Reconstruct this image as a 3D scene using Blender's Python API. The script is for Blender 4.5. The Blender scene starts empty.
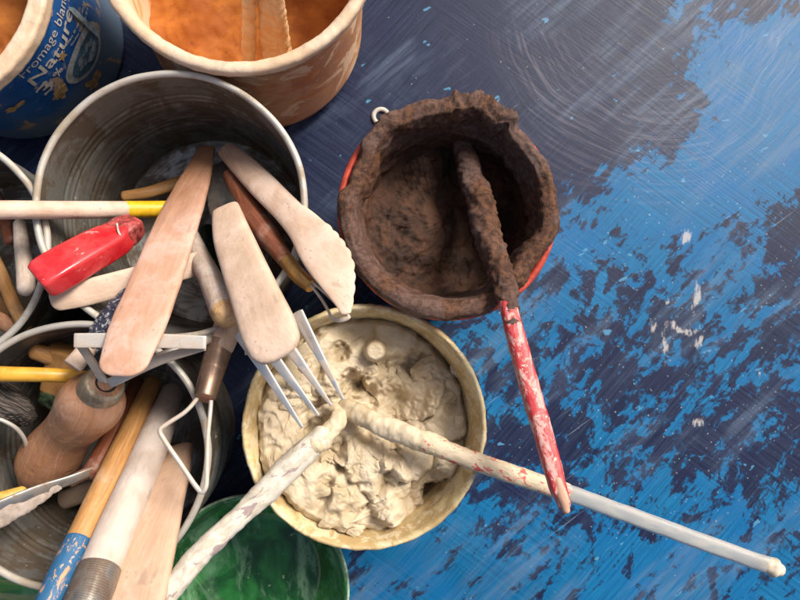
import bpy, bmesh, math, random
from mathutils import Vector, Matrix, noise
import numpy as np
random.seed(7)
sc = bpy.context.scene
COL = sc.collection

# ------------------------------------------------------------------ camera
CAMZ, F = 0.44, 628.0
NADIR = (374, 328)
_d = Vector((NADIR[0]-400, 300-NADIR[1], -F)).normalized()
_R = _d.rotation_difference(Vector((0, 0, -1))).to_matrix()
cam_data = bpy.data.cameras.new('camera')
cam_data.sensor_width = 36.0
cam_data.lens = F/800*36.0
cam_data.clip_start = 0.01
cam_data.clip_end = 1000
cam_data.dof.use_dof = True
cam_data.dof.focus_distance = 0.335
cam_data.dof.aperture_fstop = 15
cam = bpy.data.objects.new('camera', cam_data)
COL.objects.link(cam)
cam.matrix_world = Matrix.Translation((0, 0, CAMZ)) @ _R.to_4x4()
sc.camera = cam

# ------------------------------------------------------------------ light
SUN_EL, SUN_AZ = math.radians(44), math.radians(46)     # azimuth from +y towards +x
world = bpy.data.worlds.new('World'); sc.world = world
world.use_nodes = True
wn = world.node_tree
bg = wn.nodes.get('Background') or wn.nodes.new('ShaderNodeBackground')
sky = wn.nodes.new('ShaderNodeTexSky')
sky.sky_type = 'NISHITA'
sky.sun_disc = False
sky.sun_elevation = SUN_EL
sky.sun_rotation = SUN_AZ
sky.air_density = 1.0
sky.dust_density = 6.0
sky.ozone_density = 0.4
wn.links.new(sky.outputs[0], bg.inputs[0])
bg.inputs[1].default_value = 0.082
sun_d = bpy.data.lights.new('sun', 'SUN')
sun_d.energy = 2.7
sun_d.angle = math.radians(22)
sun_d.color = (1.0, 0.945, 0.87)
sun = bpy.data.objects.new('sun', sun_d); COL.objects.link(sun)
_s = Vector((math.sin(SUN_AZ)*math.cos(SUN_EL), math.cos(SUN_AZ)*math.cos(SUN_EL), math.sin(SUN_EL)))
sun.rotation_euler = _s.to_track_quat('Z', 'Y').to_euler()
sun.location = _s*2
sc.view_settings.view_transform = 'Standard'
sc.view_settings.look = 'None'
sc.view_settings.gamma = 1.0
sc.view_settings.exposure = 0.66

# ------------------------------------------------------------------ helpers
def at(px, py, z):
    """world point seen at photo pixel (px, py) at height z"""
    v = _R @ Vector((px-400, 300-py, -F))
    t = (z-CAMZ)/v.z
    return Vector((v.x*t, v.y*t, z))
def ps(z):                       # metres per photo pixel at height z
    return (CAMZ-z)/F
def fr(p, s=1.0, o=4, h=0.9):
    return noise.fractal(Vector(p)*s, h, 2.1, o)
def sstep(a, b, x):
    t = max(0., min(1., (x-a)/(b-a))); return t*t*(3-2*t)

def tag(o, label=None, cat=None, group=None, kind=None):
    if label: o['label'] = label
    if cat: o['category'] = cat
    if group: o['group'] = group
    if kind: o['kind'] = kind
    return o
def thing(name, loc, label, cat, group=None):
    o = bpy.data.objects.new(name, None); COL.objects.link(o)
    o.empty_display_size = 0.01
    o.location = loc
    return tag(o, label, cat, group)
def mesh_obj(name, verts, faces, mat, parent=None, uvs=None, smooth=True, origin=None):
    """verts in world space; stored relative to the parent's (or own) origin"""
    if parent is not None:
        org = world_loc(parent)
    else:
        org = Vector(origin) if origin is not None else Vector((0, 0, 0))
    me = bpy.data.meshes.new(name)
    me.from_pydata([tuple(Vector(v)-org) for v in verts], [], faces)
    me.update()
    if smooth:
        me.polygons.foreach_set('use_smooth', [True]*len(me.polygons))
    if uvs is not None:
        ul = me.uv_layers.new(name='UVMap')
        vi = np.empty(len(me.loops), dtype=np.int32); me.loops.foreach_get('vertex_index', vi)
        ul.data.foreach_set('uv', np.array(uvs, dtype=np.float32)[vi].ravel())
    if mat is not None: me.materials.append(mat)
    o = bpy.data.objects.new(name, me); COL.objects.link(o)
    if parent is not None: o.parent = parent
    else: o.location = org
    return o
def world_loc(o):
    l = Vector((0, 0, 0))
    while o is not None:
        l += o.location; o = o.parent
    return l

def catmull(pts, n):
    """pts: list of float tuples; centripetal-ish by chord length; n samples per unit of the whole"""
    P = [np.array(p, float) for p in pts]
    if len(P) == 2:
        return [P[0]+(P[1]-P[0])*k/(n-1) for k in range(n)]
    L = [0.]
    for a, b in zip(P, P[1:]): L.append(L[-1]+max(1e-6, np.linalg.norm((b-a)[:3])))
    out = []
    for k in range(n):
        s = L[-1]*k/(n-1)
        i = 0
        while i < len(P)-2 and s > L[i+1]: i += 1
        h = L[i+1]-L[i]; t = (s-L[i])/h
        m0 = (P[i+1]-P[i-1])/(L[i+1]-L[i-1]) if i > 0 else (P[i+1]-P[i])/h
        m1 = (P[i+2]-P[i])/(L[i+2]-L[i]) if i+2 < len(P) else (P[i+1]-P[i])/h
        t2, t3 = t*t, t*t*t
        out.append((2*t3-3*t2+1)*P[i]+(t3-2*t2+t)*h*m0+(-2*t3+3*t2)*P[i+1]+(t3-t2)*h*m1)
    return out

def sweep(name, secs, mat, parent=None, nseg=22, nlen=50, p=2.0, roll=0.0, caps=('round', 'round'),
          disp=None, world=False, edge=None, linear=False, upv=(0, 0, 1)):
    """secs: (px, py, z, half width px, thickness ratio). A tapering bar along them."""
    S = []
    for s in secs:
        if world: S.append(s)
        else:
            q = at(s[0], s[1], s[2]); w = s[3]*ps(s[2])
            S.append((q.x, q.y, q.z, w, w*s[4]))
    if linear:
        C = []
        for a, b in zip(S, S[1:]):
            a = np.array(a, float); b = np.array(b, float)
            m = max(2, nlen//(len(S)-1))
            for k in range(m): C.append(a+(b-a)*k/m)
        C.append(np.array(S[-1], float))
    else:
        C = catmull(S, nlen)
    m = len(C)
    Pn = [Vector(c[:3]) for c in C]
    T = []
    for i in range(m):
        T.append((Pn[min(i+1, m-1)]-Pn[max(i-1, 0)]).normalized())
    rings = []   # (centre, T, w, th, u)
    u = 0.0
    def capr(i, sgn, kind):
        w, th = C[i][3], C[i][4]
        r = min(w, th) if kind != 'wide' else w*0.75
        out = []
        if kind in ('round', 'wide'):
            for k in range(1, 6):
                a = k/6*math.pi/2
                out.append((Pn[i]+T[i]*sgn*r*math.sin(a), T[i], w*math.cos(a)**(1 if kind == 'round' else .8), th*(math.cos(a) if kind == 'round' else max(.25, math.cos(a))), 0))
        else:
            out.append((Pn[i]+T[i]*sgn*r*0.05, T[i], w*.97, th*.97, 0))
            out.append((Pn[i]+T[i]*sgn*r*0.11, T[i], w*.90, th*.90, 0))
        return out
    rings += list(reversed(capr(0, -1, caps[0])))
    for i in range(m): rings.append((Pn[i], T[i], C[i][3], C[i][4], i/(m-1)))
    rings += capr(m-1, 1, caps[1])
    V, U, Fc = [], [], []
    ul = 0.0; prev = None
    up = Vector(upv)
    for ri, (c, t, w, th, tt) in enumerate(rings):
        if prev is not None: ul += (c-prev).length
        prev = c
        s = t.cross(up)
        if s.length < 1e-4: s = Vector((1, 0, 0))
        s.normalize(); n = s.cross(t).normalized()
        if roll:
            q = Matrix.Rotation(roll, 3, t); s = q@s; n = q@n
        for k in range(nseg):
            a = 2*math.pi*k/nseg
            ca, sa = math.cos(a), math.sin(a)
            ex = 2.0/p
            x = math.copysign(abs(ca)**ex, ca); y = math.copysign(abs(sa)**ex, sa)
            ww = w
            if edge: ww = w*edge(tt, x)
            v = c+s*(x*ww)+n*(y*th)
            if disp:
                v = v+(s*x+n*y).normalized()*disp(v, tt, a)
            V.append(v); U.append((ul, k/nseg*2*math.pi*max(w, 1e-4)))
    nr = len(rings)
    for i in range(nr-1):
        for k in range(nseg):
            k2 = (k+1) % nseg
            Fc.append((i*nseg+k, i*nseg+k2, (i+1)*nseg+k2, (i+1)*nseg+k))
    Fc.append(tuple(range(nseg-1, -1, -1)))
    Fc.append(tuple((nr-1)*nseg+k for k in range(nseg)))
    o = mesh_obj(name, V, Fc, mat, parent, U, origin=Pn[0])
    return o

def lathe(name, c, prof, mat, parent=None, n=128, disp=None, close=True):
    """prof: (radius, z) from outside bottom to inside; c = (x, y) axis"""
    V, U, Fc = [], [], []
    acc = 0
    m = len(prof)
    for i, (r, z) in enumerate(prof):
        if i: acc += math.hypot(r-prof[i-1][0], z-prof[i-1][1])
        a0 = prof[max(i-1, 0)]; a1 = prof[min(i+1, m-1)]
        tr, tz = a1[0]-a0[0], a1[1]-a0[1]
        l = math.hypot(tr, tz) or 1
        nr_, nz_ = tz/l, -tr/l
        for k in range(n):
            a = 2*math.pi*k/n
            v = Vector((c[0]+r*math.cos(a), c[1]+r*math.sin(a), z))
            if disp:
                nn = Vector((nr_*math.cos(a), nr_*math.sin(a), nz_))
                v = disp(v, nn, i/(m-1), a)
            V.append(v); U.append((a*max(r, .02), acc))
    for i in range(m-1):
        for k in range(n):
            k2 = (k+1) % n
            Fc.append((i*n+k, i*n+k2, (i+1)*n+k2, (i+1)*n+k))
    if prof[-1][0] < 1e-3 or close: Fc.append(tuple((m-1)*n+k for k in range(n)))
    return mesh_obj(name, V, Fc, mat, parent, U, origin=(c[0], c[1], 0))

def resample(prof, step):
    out = []
    for (a, b) in zip(prof, prof[1:]):
        d = math.hypot(b[0]-a[0], b[1]-a[1]); k = max(1, int(d/step))
        for j in range(k): out.append((a[0]+(b[0]-a[0])*j/k, a[1]+(b[1]-a[1])*j/k))
    out.append(prof[-1]); return out

# ------------------------------------------------------------------ materials
class NT:
    def __init__(s, name):
        s.m = bpy.data.materials.new(name); s.m.use_nodes = True
        s.t = s.m.node_tree; s.t.nodes.clear()
        s.out = s.t.nodes.new('ShaderNodeOutputMaterial')
        s.b = s.t.nodes.new('ShaderNodeBsdfPrincipled')
        s.t.links.new(s.b.outputs[0], s.out.inputs[0])
        s.tc = s.t.nodes.new('ShaderNodeTexCoord')
    def link(s, a, b): s.t.links.new(a, b)
    def put(s, sock, v):
        if isinstance(v, bpy.types.NodeSocket): s.link(v, sock)
        else:
            if isinstance(v, (tuple, list)) and len(v) == 3 and sock.type == 'RGBA': v = (*v, 1)
            sock.default_value = v
    def mapv(s, src, scale=(1, 1, 1), rot=(0, 0, 0), loc=(0, 0, 0)):
        if any(rot):                     # turn first, stretch afterwards
            q = s.t.nodes.new('ShaderNodeMapping'); s.link(src, q.inputs[0])
            q.inputs['Rotation'].default_value = rot
            src = q.outputs[0]; rot = (0, 0, 0)
        n = s.t.nodes.new('ShaderNodeMapping'); s.link(src, n.inputs[0])
        n.inputs['Scale'].default_value = scale; n.inputs['Rotation'].default_value = rot; n.inputs['Location'].default_value = loc
        return n.outputs[0]
    def noise(s, vec, scale, detail=5, rough=.55, dist=0., color=False):
        n = s.t.nodes.new('ShaderNodeTexNoise'); s.link(vec, n.inputs['Vector'])
        n.inputs['Scale'].default_value = scale; n.inputs['Detail'].default_value = detail
        n.inputs['Roughness'].default_value = rough; n.inputs['Distortion'].default_value = dist
        return n.outputs['Color'] if color else n.outputs[0]
    def vor(s, vec, scale, feat='F1', rnd=1.0, out='Distance'):
        n = s.t.nodes.new('ShaderNodeTexVoronoi'); n.feature = feat; s.link(vec, n.inputs['Vector'])
        n.inputs['Scale'].default_value = scale; n.inputs['Randomness'].default_value = rnd
        return n.outputs[out]
    def math(s, op, a, b=0.0, c=0.0):
        n = s.t.nodes.new('ShaderNodeMath'); n.operation = op
        s.put(n.inputs[0], a); s.put(n.inputs[1], b)
        if op in ('MULTIPLY_ADD',): s.put(n.inputs[2], c)
        return n.outputs[0]
    def step(s, v, a, b, lo=0., hi=1.):
        n = s.t.nodes.new('ShaderNodeMapRange'); n.interpolation_type = 'SMOOTHSTEP'
        s.put(n.inputs[0], v); s.put(n.inputs[1], a); s.put(n.inputs[2], b)
        s.put(n.inputs[3], lo); s.put(n.inputs[4], hi)
        return n.outputs[0]
    def mix(s, f, a, b):
        n = s.t.nodes.new('ShaderNodeMix'); n.data_type = 'RGBA'
        s.put(n.inputs[0], f); s.put(n.inputs[6], a); s.put(n.inputs[7], b)
        return n.outputs[2]
    def attr(s, name):
        n = s.t.nodes.new('ShaderNodeAttribute'); n.attribute_name = name
        return n.outputs['Fac']
    def sep(s, v):
        n = s.t.nodes.new('ShaderNodeSeparateXYZ'); s.link(v, n.inputs[0]); return n.outputs
    def comb(s, x, y, z=0.):
        n = s.t.nodes.new('ShaderNodeCombineXYZ')
        for k, q in enumerate((x, y, z)): s.put(n.inputs[k], q)
        return n.outputs[0]
    def bump(s, h, dist, strength=1.0, prev=None):
        n = s.t.nodes.new('ShaderNodeBump'); n.inputs['Distance'].default_value = dist
        n.inputs['Strength'].default_value = strength; s.link(h, n.inputs['Height'])
        if prev is not None: s.link(prev, n.inputs['Normal'])
        return n.outputs[0]
    def fin(s, col=None, rough=None, metal=None, normal=None, **kw):
        if col is not None: s.put(s.b.inputs['Base Color'], col)
        if rough is not None: s.put(s.b.inputs['Roughness'], rough)
        if metal is not None: s.put(s.b.inputs['Metallic'], metal)
        if normal is not None: s.link(normal, s.b.inputs['Normal'])
        for k, v in kw.items(): s.put(s.b.inputs[k.replace('_', ' ')], v)
        return s.m

def m_wood(name, light, dark, dust=(.72, .60, .50), dustamt=.35, rough=.6, stain=(.22, .13, .08), stainamt=.12, gl=7., darker_end=None):
    n = NT(name); uv = n.tc.outputs['UV']; ob = n.tc.outputs['Object']
    g = n.noise(n.mapv(uv, (60, 900, 1)), 1.0, 6, .65, .4)
    g2 = n.noise(n.mapv(uv, (14, 190, 1)), 1.0, 3, .5, .8)
    gm = n.math('MULTIPLY_ADD', g, .6, n.math('MULTIPLY', g2, .4))
    c = n.mix(n.step(gm, .35, .68), dark, light)
    big = n.noise(ob, 55, 5, .6, .5)
    c = n.mix(n.step(big, .62-dustamt*.5, .9-dustamt*.5, 0, .85), c, dust)
    if darker_end:                          # grain turns darker brown towards the start of the sweep
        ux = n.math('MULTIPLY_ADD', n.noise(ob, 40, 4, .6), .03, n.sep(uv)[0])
        c = n.mix(n.step(ux, darker_end[0], darker_end[1], .9, 0), c, n.mix(n.step(gm, .35, .68), darker_end[2], darker_end[3]))
    st = n.noise(n.mapv(ob, (1, 1, 1), loc=(3, 1, 7)), 90, 6, .7, 1.2)
    c = n.mix(n.step(st, .60, .72, 0, stainamt*3), c, stain)
    sm = n.noise(n.mapv(uv, (45, 110, 1), loc=(8, 3, 0)), 1.0, 5, .6, .9)
    c = n.mix(n.step(sm, .60, .70, 0, .62), c, tuple(.40*a+.20*b for a, b in zip(light, dust)))
    scu = n.noise(n.mapv(uv, (90, 1600, 1), loc=(1, 3, 0)), 1.0, 3, .5, .3)
    c = n.mix(n.step(scu, .68, .74, 0, .5), c, tuple(min(.85, v*1.18) for v in dust))
    sp = n.vor(n.mapv(ob, (1, 1, 1), loc=(2, 2, 2)), 230)
    c = n.mix(n.math('MULTIPLY', n.step(sp, .08, .15, .5, 0), n.step(big, .45, .6)), c, stain)
    bp = n.bump(gm, .00025, .7); bp = n.bump(n.noise(ob, 300, 5, .7), .0003, .5, bp)
    bp = n.bump(n.noise(ob, 75, 3, .5), .0012, .6, bp)
    bp = n.bump(n.step(n.vor(n.mapv(ob, (1, 1, 1), loc=(7, 2, 1)), 85), .08, .20), .0004, .35, bp)
    return n.fin(c, n.step(big, .3, .7, rough-.08, rough+.15), normal=bp)

def m_metal(name, col=(.55, .55, .53), dirt=(.16, .13, .10), amt=.45, rough=.35, metal=.9, band=0.0):
    n = NT(name); ob = n.tc.outputs['Object']
    d = n.noise(ob, 38, 7, .65, .8)
    d2 = n.noise(n.mapv(n.tc.outputs['UV'], (14, 420, 1)), 1, 4, .6)
    pt = n.noise(n.mapv(ob, (1, 1, .6), loc=(5, 5, 2)), 52, 6, .68, 1.1)
    dm = n.math('MULTIPLY_ADD', d, .75, n.math('MULTIPLY', d2, .25))
    f = n.step(dm, .60-amt*.35, .74-amt*.35)
    c = n.mix(f, col, dirt)
    c = n.mix(n.step(pt, .60, .68, 0, .55), c, tuple(.5*a+.5*b for a, b in zip(dirt, (.42, .33, .25))))
    sp = n.noise(ob, 260, 3, .6)
    c = n.mix(n.step(sp, .66, .72, 0, .6), c, (.62, .56, .46))
    bp = n.bump(dm, .0003, .6)
    return n.fin(c, n.step(dm, .3, .7, rough, rough+.3), n.step(f, 0, 1, metal, metal*.45), normal=bp)

def m_clay(name, a, b, c2, rough=.8, spec=.4, s1=60, grain=.6, wet=0.0, bd=.0012):
    n = NT(name); ob = n.tc.outputs['Object']
    x = n.noise(ob, s1, 6, .6, .6)
    y = n.noise(ob, s1*5, 6, .7, .3)
    c = n.mix(n.step(x, .38, .62), a, b)
    c = n.mix(n.step(y, .56, .74, 0, grain), c, c2)
    bp = n.bump(n.noise(ob, s1*2.2, 8, .68, .6), bd, .8)
    bp = n.bump(n.noise(ob, s1*14, 5, .75), bd*.35, .7, bp)
    return n.fin(c, n.step(x, .35, .65, rough-wet, rough), normal=bp, Specular_IOR_Level=spec)

def m_coat(name, under, coat, flecks, famt=.12, rough=.55, coatamt=.5, fs=(230, 330)):
    """painted stick with clay smears and flecks"""
    n = NT(name); ob = n.tc.outputs['Object']; uv = n.tc.outputs['UV']
    x = n.noise(n.mapv(uv, (110, 260, 1)), 1., 7, .7, .6)
    c = n.mix(n.step(x, 1-coatamt-.06, 1-coatamt+.02), under, coat)
    y = n.noise(n.mapv(uv, (fs[0], fs[1], 1), loc=(4, 2, 0)), 1., 5, .65, .8)
    c = n.mix(n.step(y, .74-famt, .77-famt, 0, .9), c, flecks)
    bp = n.bump(x, .0006, .8); bp = n.bump(n.noise(ob, 700, 5, .7), .0002, .6, bp)
    return n.fin(c, n.step(x, .4, .6, rough-.12, rough+.15), normal=bp)

def m_plain(name, col, rough=.45, metal=0., var=.12, scale=120, scr=.0, **kw):
    n = NT(name); ob = n.tc.outputs['Object']
    x = n.noise(ob, scale, 6, .65, .4)
    dk = tuple(k*(1-var*2.2) for k in col); lt = tuple(min(1, k*(1+var)+var*.05) for k in col)
    c = n.mix(n.step(x, .35, .65), dk, lt)
    if scr:
        y = n.noise(n.mapv(ob, (1, 1, 1), loc=(2, 5, 1)), scale*2.6, 6, .7, .9)
        c = n.mix(n.step(y, .63, .68, 0, scr), c, (.72, .64, .56))
    bp = n.bump(x, .0002, .7)
    return n.fin(c, n.step(x, .3, .7, max(.05, rough-.1), rough+.12), metal, normal=bp, **kw)

# ------------------------------------------------------------------ table
def build_table():
    X0, X1, Y0, Y1, st = -.33, .33, -.26, .26, .0022
    xs = [-.9]+list(np.arange(X0, X1+1e-6, st))+[.9]
    ys = [-.75]+list(np.arange(Y0, Y1+1e-6, st))+[.75]
    nx, ny = len(xs), len(ys)
    V = [(x, y, 0) for y in ys for x in xs]
    Fc = [(j*nx+i, j*nx+i+1, (j+1)*nx+i+1, (j+1)*nx+i) for j in range(ny-1) for i in range(nx-1)]
    nt = len(V)
    # slab edge and underside
    cs = [0, nx-1, ny*nx-1, (ny-1)*nx]
    low = []
    for c in cs:
        low.append(len(V)); V.append((V[c][0], V[c][1], -.03))
    bot = [i for i in range(nx)]; right = [j*nx+nx-1 for j in range(ny)]
    top = [(ny-1)*nx+i for i in range(nx-1, -1, -1)]; left = [j*nx for j in range(ny-1, -1, -1)]
    for line, a, b in ((bot, 0, 1), (right, 1, 2), (top, 2, 3), (left, 3, 0)):
        Fc.append(tuple([low[a], low[b]]+list(reversed(line))))
    Fc.append((low[3], low[2], low[1], low[0]))
    inv = _R.transposed()
    def g(px, py, cx, cy, sx, sy, rot=0.):
        dx, dy = px-cx, py-cy
        if rot:
            c, s = math.cos(rot), math.sin(rot); dx, dy = dx*c+dy*s, -dx*s+dy*c
        return math.exp(-.5*((dx/sx)**2+(dy/sy)**2))
    navy, white, arc, fleck = [], [], [], []
    for v in V:
        q = inv @ (Vector((v[0], v[1], 0))-Vector((0, 0, CAMZ)))
        px, py = 400+q.x/-q.z*F, 300-q.y/-q.z*F
        w = -.012
        w += .55*g(px, py, 430, 20, 110, 80)+.26*g(px, py, 590, 60, 66, 55)+.13*g(px, py, 645, 105, 50, 40)
        w += .4*g(px, py, 250, 180, 80, 150)+.35*g(px, py, 100, 200, 110, 230)
        w -= .26*g(px, py, 765, 90, 50, 70)
        w -= .14*g(px, py, 700, 175, 50, 20)
        w -= .10*g(px, py, 640, 230, 60, 40)
        w += .16*g(px, py, 545, 170, 25, 30)+.12*g(px, py, 510, 440, 60, 50)+.15*g(px, py, 740, 440, 60, 35)
        w -= .07*g(px, py, 430, 560, 60, 40)+.05*g(px, py, 720, 590, 90, 30)
        w += .14*g(px, py, 790, 230, 25, 80)+.25*g(px, py, 760, 0, 30, 18)
        w += .12*g(px, py, 640, 320, 60, 50)
        navy.append(w)
        ww = 0
        if 600 < px < 790 and 180 < py < 520:
            ex, ey = px+5*fr((px*.05, py*.05, 0), 1, 3), py+7*fr((px*.05, py*.05, 9), 1, 3)
            for (cx, cy, sx, sy, k) in ((688, 236, 4.5, 7, 1.), (697, 298, 3.2, 12, .85), (684, 328, 13, 3.2, .75), (664, 347, 3, 13, .7),
                                        (699, 422, 8, 5, .8), (699, 341, 4, 4, .9), (758, 376, 3, 9, .55), (722, 480, 2.5, 13, .4), (652, 322, 3, 9, .6), (668, 300, 3, 3, .6)):
                ww += k*g(ex, ey, cx, cy, sx, sy)
        ww += .16*g(px, py, 688, 290, 34, 80)
        fleck.append(min(1, g(px, py, 690, 300, 60, 95)+.6*g(px, py, 640, 420, 90, 90)+.45))
        white.append(min(1.2, ww))
        rr = math.hypot(px-650, py-5)
        a = math.exp(-.5*((rr-135)/38)**2)*(1 if py > 30 else .2)*sstep(470, 540, px)
        arc.append(a)
    n = NT('worn_blue_and_navy_table_paint'); ob = n.tc.outputs['Object']
    na, wa, aa = n.attr('navy'), n.attr('white'), n.attr('arc')
    warp = n.noise(ob, 30, 4, .6, 0, True)
    wv = n.t.nodes.new('ShaderNodeVectorMath'); wv.operation = 'MULTIPLY_ADD'
    n.link(warp, wv.inputs[0]); wv.inputs[1].default_value = (.012, .012, 0); n.link(ob, wv.inputs[2])
    wo = wv.outputs[0]
    # chipped patches: two brushed directions chosen by a broad noise, broken by finer flecks
    fl = n.attr('fleck')
    n1 = n.noise(n.mapv(wo, (30, 66, 1), rot=(0, 0, -.70)), 1., 8, .66, .3)
    n2 = n.noise(n.mapv(wo, (58, 44, 1), rot=(0, 0, .35), loc=(5, 3, 0)), 1., 8, .66, .5)
    n4 = n.noise(n.mapv(wo, (170, 120, 1), rot=(0, 0, .9), loc=(5, 3, 0)), 1., 6, .62, .4)
    n3 = n.noise(n.mapv(ob, (26, 420, 1), rot=(0, 0, -.70)), 1., 4, .6)
    n5 = n.noise(n.mapv(ob, (30, 460, 1), rot=(0, 0, .95)), 1., 4, .6)
    sel = n.step(n.noise(ob, 9, 2, .5), .45, .55)
    def fmix(f, a, b):
        q = n.t.nodes.new('ShaderNodeMix'); n.put(q.inputs[0], f); n.put(q.inputs[2], a); n.put(q.inputs[3], b); return q.outputs[0]
    base = fmix(sel, n1, n2)
    base = n.math('ADD', base, n.math('MULTIPLY', n.math('MULTIPLY', n.math('SUBTRACT', n4, .5), fl), .52))
    base = n.math('MULTIPLY_ADD', n.math('SUBTRACT', fmix(sel, n3, n5), .5), .16, base)
    st6 = n.noise(n.mapv(wo, (55, 240, 1), rot=(0, 0, -.95), loc=(3, 9, 0)), 1., 6, .7, .3)
    base = n.math('MULTIPLY_ADD', n.math('SUBTRACT', st6, .5), .34, base)
    m = n.math('ADD', base, na)
    mask = n.step(m, .502, .536)            # 1 = navy
    glaze = n.math('MULTIPLY', n.step(m, .508, .60, 1, 0), n.step(fmix(sel, n3, n5), .44, .60))
    # brushed arcs
    cc = at(650, 5, 0)
    wv2 = n.t.nodes.new('ShaderNodeVectorMath'); wv2.operation = 'MULTIPLY_ADD'
    n.link(n.noise(ob, 8, 2, .5, 0, True), wv2.inputs[0]); wv2.inputs[1].default_value = (.035, .035, 0); n.link(ob, wv2.inputs[2])
    s = n.sep(n.mapv(wv2.outputs[0], (1, 1, 1), loc=(-cc.x-.0175, -cc.y-.0175, 0)))
    rad = n.math('SQRT', n.math('ADD', n.math('MULTIPLY', s[0], s[0]), n.math('MULTIPLY', s[1], s[1])))
    ang = n.math('ARCTAN2', s[1], s[0])
    arcn = n.noise(n.comb(n.math('MULTIPLY', rad, 420), n.math('MULTIPLY', ang, 2.2)), 1., 5, .65, .2)
    st1 = n.noise(n.mapv(ob, (14, 520, 1), rot=(0, 0, .62)), 1., 5, .7, .2)
    st2 = n.noise(n.mapv(ob, (18, 600, 1), rot=(0, 0, -.85)), 1., 5, .7, .2)
    stx = n.t.nodes.new('ShaderNodeMix'); n.put(stx.inputs[0], n.step(n.noise(ob, 7, 2, .5), .44, .56)); n.put(stx.inputs[2], st1); n.put(stx.inputs[3], st2)
    strokes = stx.outputs[0]
    nav = n.mix(n.step(strokes, .38, .66), (.003, .009, .034), (.018, .028, .068))
    nav = n.mix(n.step(n.noise(ob, 22, 4, .6), .42, .62, 0, .6), nav, (.006, .010, .044))
    blu = n.mix(n.step(strokes, .35, .68), (.001, .080, .205), (.004, .150, .33))
    blu = n.mix(n.step(n.noise(n.mapv(ob, (1, 1, 1), loc=(4, 4, 0)), 26, 4, .6), .42, .66, 0, .7), blu, (.001, .108, .29))
    nav = n.mix(n.math('MULTIPLY', glaze, .60), nav, blu)
    c = n.mix(mask, blu, nav)
    # sparse pale-blue chips on the navy
    chip = n.noise(n.mapv(wo, (70, 120, 1), rot=(0, 0, -.5), loc=(9, 2, 0)), 1., 3, .5)
    c = n.mix(n.step(chip, .695, .71, 0, .85), c, (.07, .24, .40))
    # pale dry-brush film
    film = n.math('MULTIPLY', aa, n.step(arcn, .44, .72))
    c = n.mix(n.math('MULTIPLY', film, .22), c, (.36, .33, .38))
    f2 = n.noise(n.mapv(ob, (9, 150, 1), rot=(0, 0, -.72), loc=(2, 7, 0)), 1., 6, .66)
    f2m = n.step(n.noise(n.mapv(ob, (9, 26, 1), rot=(0, 0, -.72), loc=(6, 1, 0)), 1., 4, .55), .47, .64)
    c = n.mix(n.math('MULTIPLY', n.math('MULTIPLY', f2m, n.step(f2, .36, .70)), .50), c, (.13, .19, .28))
    # hair scratches
    f3 = n.noise(n.mapv(ob, (9, 800, 1), rot=(0, 0, -.62), loc=(2, 7, 0)), 1., 2, .4)
    c = n.mix(n.math('MULTIPLY', n.math('MULTIPLY', n.step(f3, .70, .76), n.step(n.noise(ob, 18, 3, .6), .50, .60)), .4), c, (.40, .50, .62))
    # clay drips and dried specks
    wn_ = n.noise(n.mapv(ob, (420, 150, 1), rot=(0, 0, .15)), 1., 7, .75, .5)
    c = n.mix(n.step(n.math('MULTIPLY_ADD', wn_, .9, n.math('MULTIPLY', wa, .42)), .66, .80, 0, .70), c, (.50, .47, .45))
    drop = n.vor(wo, 210)
    c = n.mix(n.math('MULTIPLY', n.step(fl, .45, .9), n.step(drop, .04, .13, .55, 0)), c, (.42, .52, .60))
    sp = n.vor(wo, 150)
    c = n.mix(n.math('MULTIPLY', n.step(sp, .035, .065, .6, 0), n.step(n.noise(ob, 16, 3, .6), .42, .55)), c, (.55, .56, .58))
    sp2 = n.vor(n.mapv(wo, (1, 1, 1), loc=(1, 1, 0)), 330)
    c = n.mix(n.step(sp2, .03, .06, .3, 0), c, (.50, .54, .60))
    bp = n.bump(n.step(m, .47, .57), .00006, .7)
    bp = n.bump(strokes, .00035, .65, bp)
    bp = n.bump(n.noise(ob, 400, 5, .7), .0001, .6, bp)
    mat = n.fin(c, n.step(strokes, .35, .65, .40, .54), normal=bp, Specular_IOR_Level=.24)
    o = mesh_obj('table_surface', V, Fc, mat, None, smooth=False)
    for nm, arr in (('navy', navy), ('white', white), ('arc', arc), ('fleck', fleck)):
        a = o.data.attributes.new(nm, 'FLOAT', 'POINT'); a.data.foreach_set('value', np.array(arr, np.float32))
    o['kind'] = 'structure'
build_table()

# ------------------------------------------------------------------ shared materials
M = {}
M['pale'] = m_wood('pale_dusty_wood', (.60, .43, .32), (.49, .33, .235), (.64, .50, .40), .5, stainamt=.05)
M['pink'] = m_wood('pinkish_wood', (.56, .33, .225), (.46, .25, .165), (.60, .41, .335), .42, rough=.5, stainamt=.05, darker_end=(.05, .115, (.24, .11, .055), (.38, .19, .10)))
M['knife'] = m_wood('pale_knife_wood', (.61, .43, .32), (.52, .35, .25), (.66, .50, .40), .5, stainamt=.05, darker_end=(.035, .075, (.34, .20, .13), (.46, .30, .20)))
M['cream'] = m_wood('cream_dusty_wood', (.60, .44, .325), (.50, .35, .25), (.66, .495, .39), .5, stainamt=.04)
M['beige'] = m_wood('beige_wood', (.56, .38, .26), (.47, .30, .20), (.58, .42, .32), .35, stainamt=.05)
M['white'] = m_wood('whitish_dusty_wood', (.54, .44, .37), (.45, .34, .27), (.59, .50, .44), .6, stainamt=.08)
M['ochre'] = m_wood('ochre_wood', (.56, .29, .10), (.34, .16, .05), (.55, .36, .22), .2, rough=.5)
M['brown'] = m_wood('red_brown_wood', (.30, .10, .045), (.13, .04, .02), (.42, .25, .19), .28, rough=.45)
M['tan'] = m_wood('turned_tan_wood', (.48, .24, .125), (.33, .15, .075), (.52, .32, .22), .25, rough=.38, gl=3)
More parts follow.
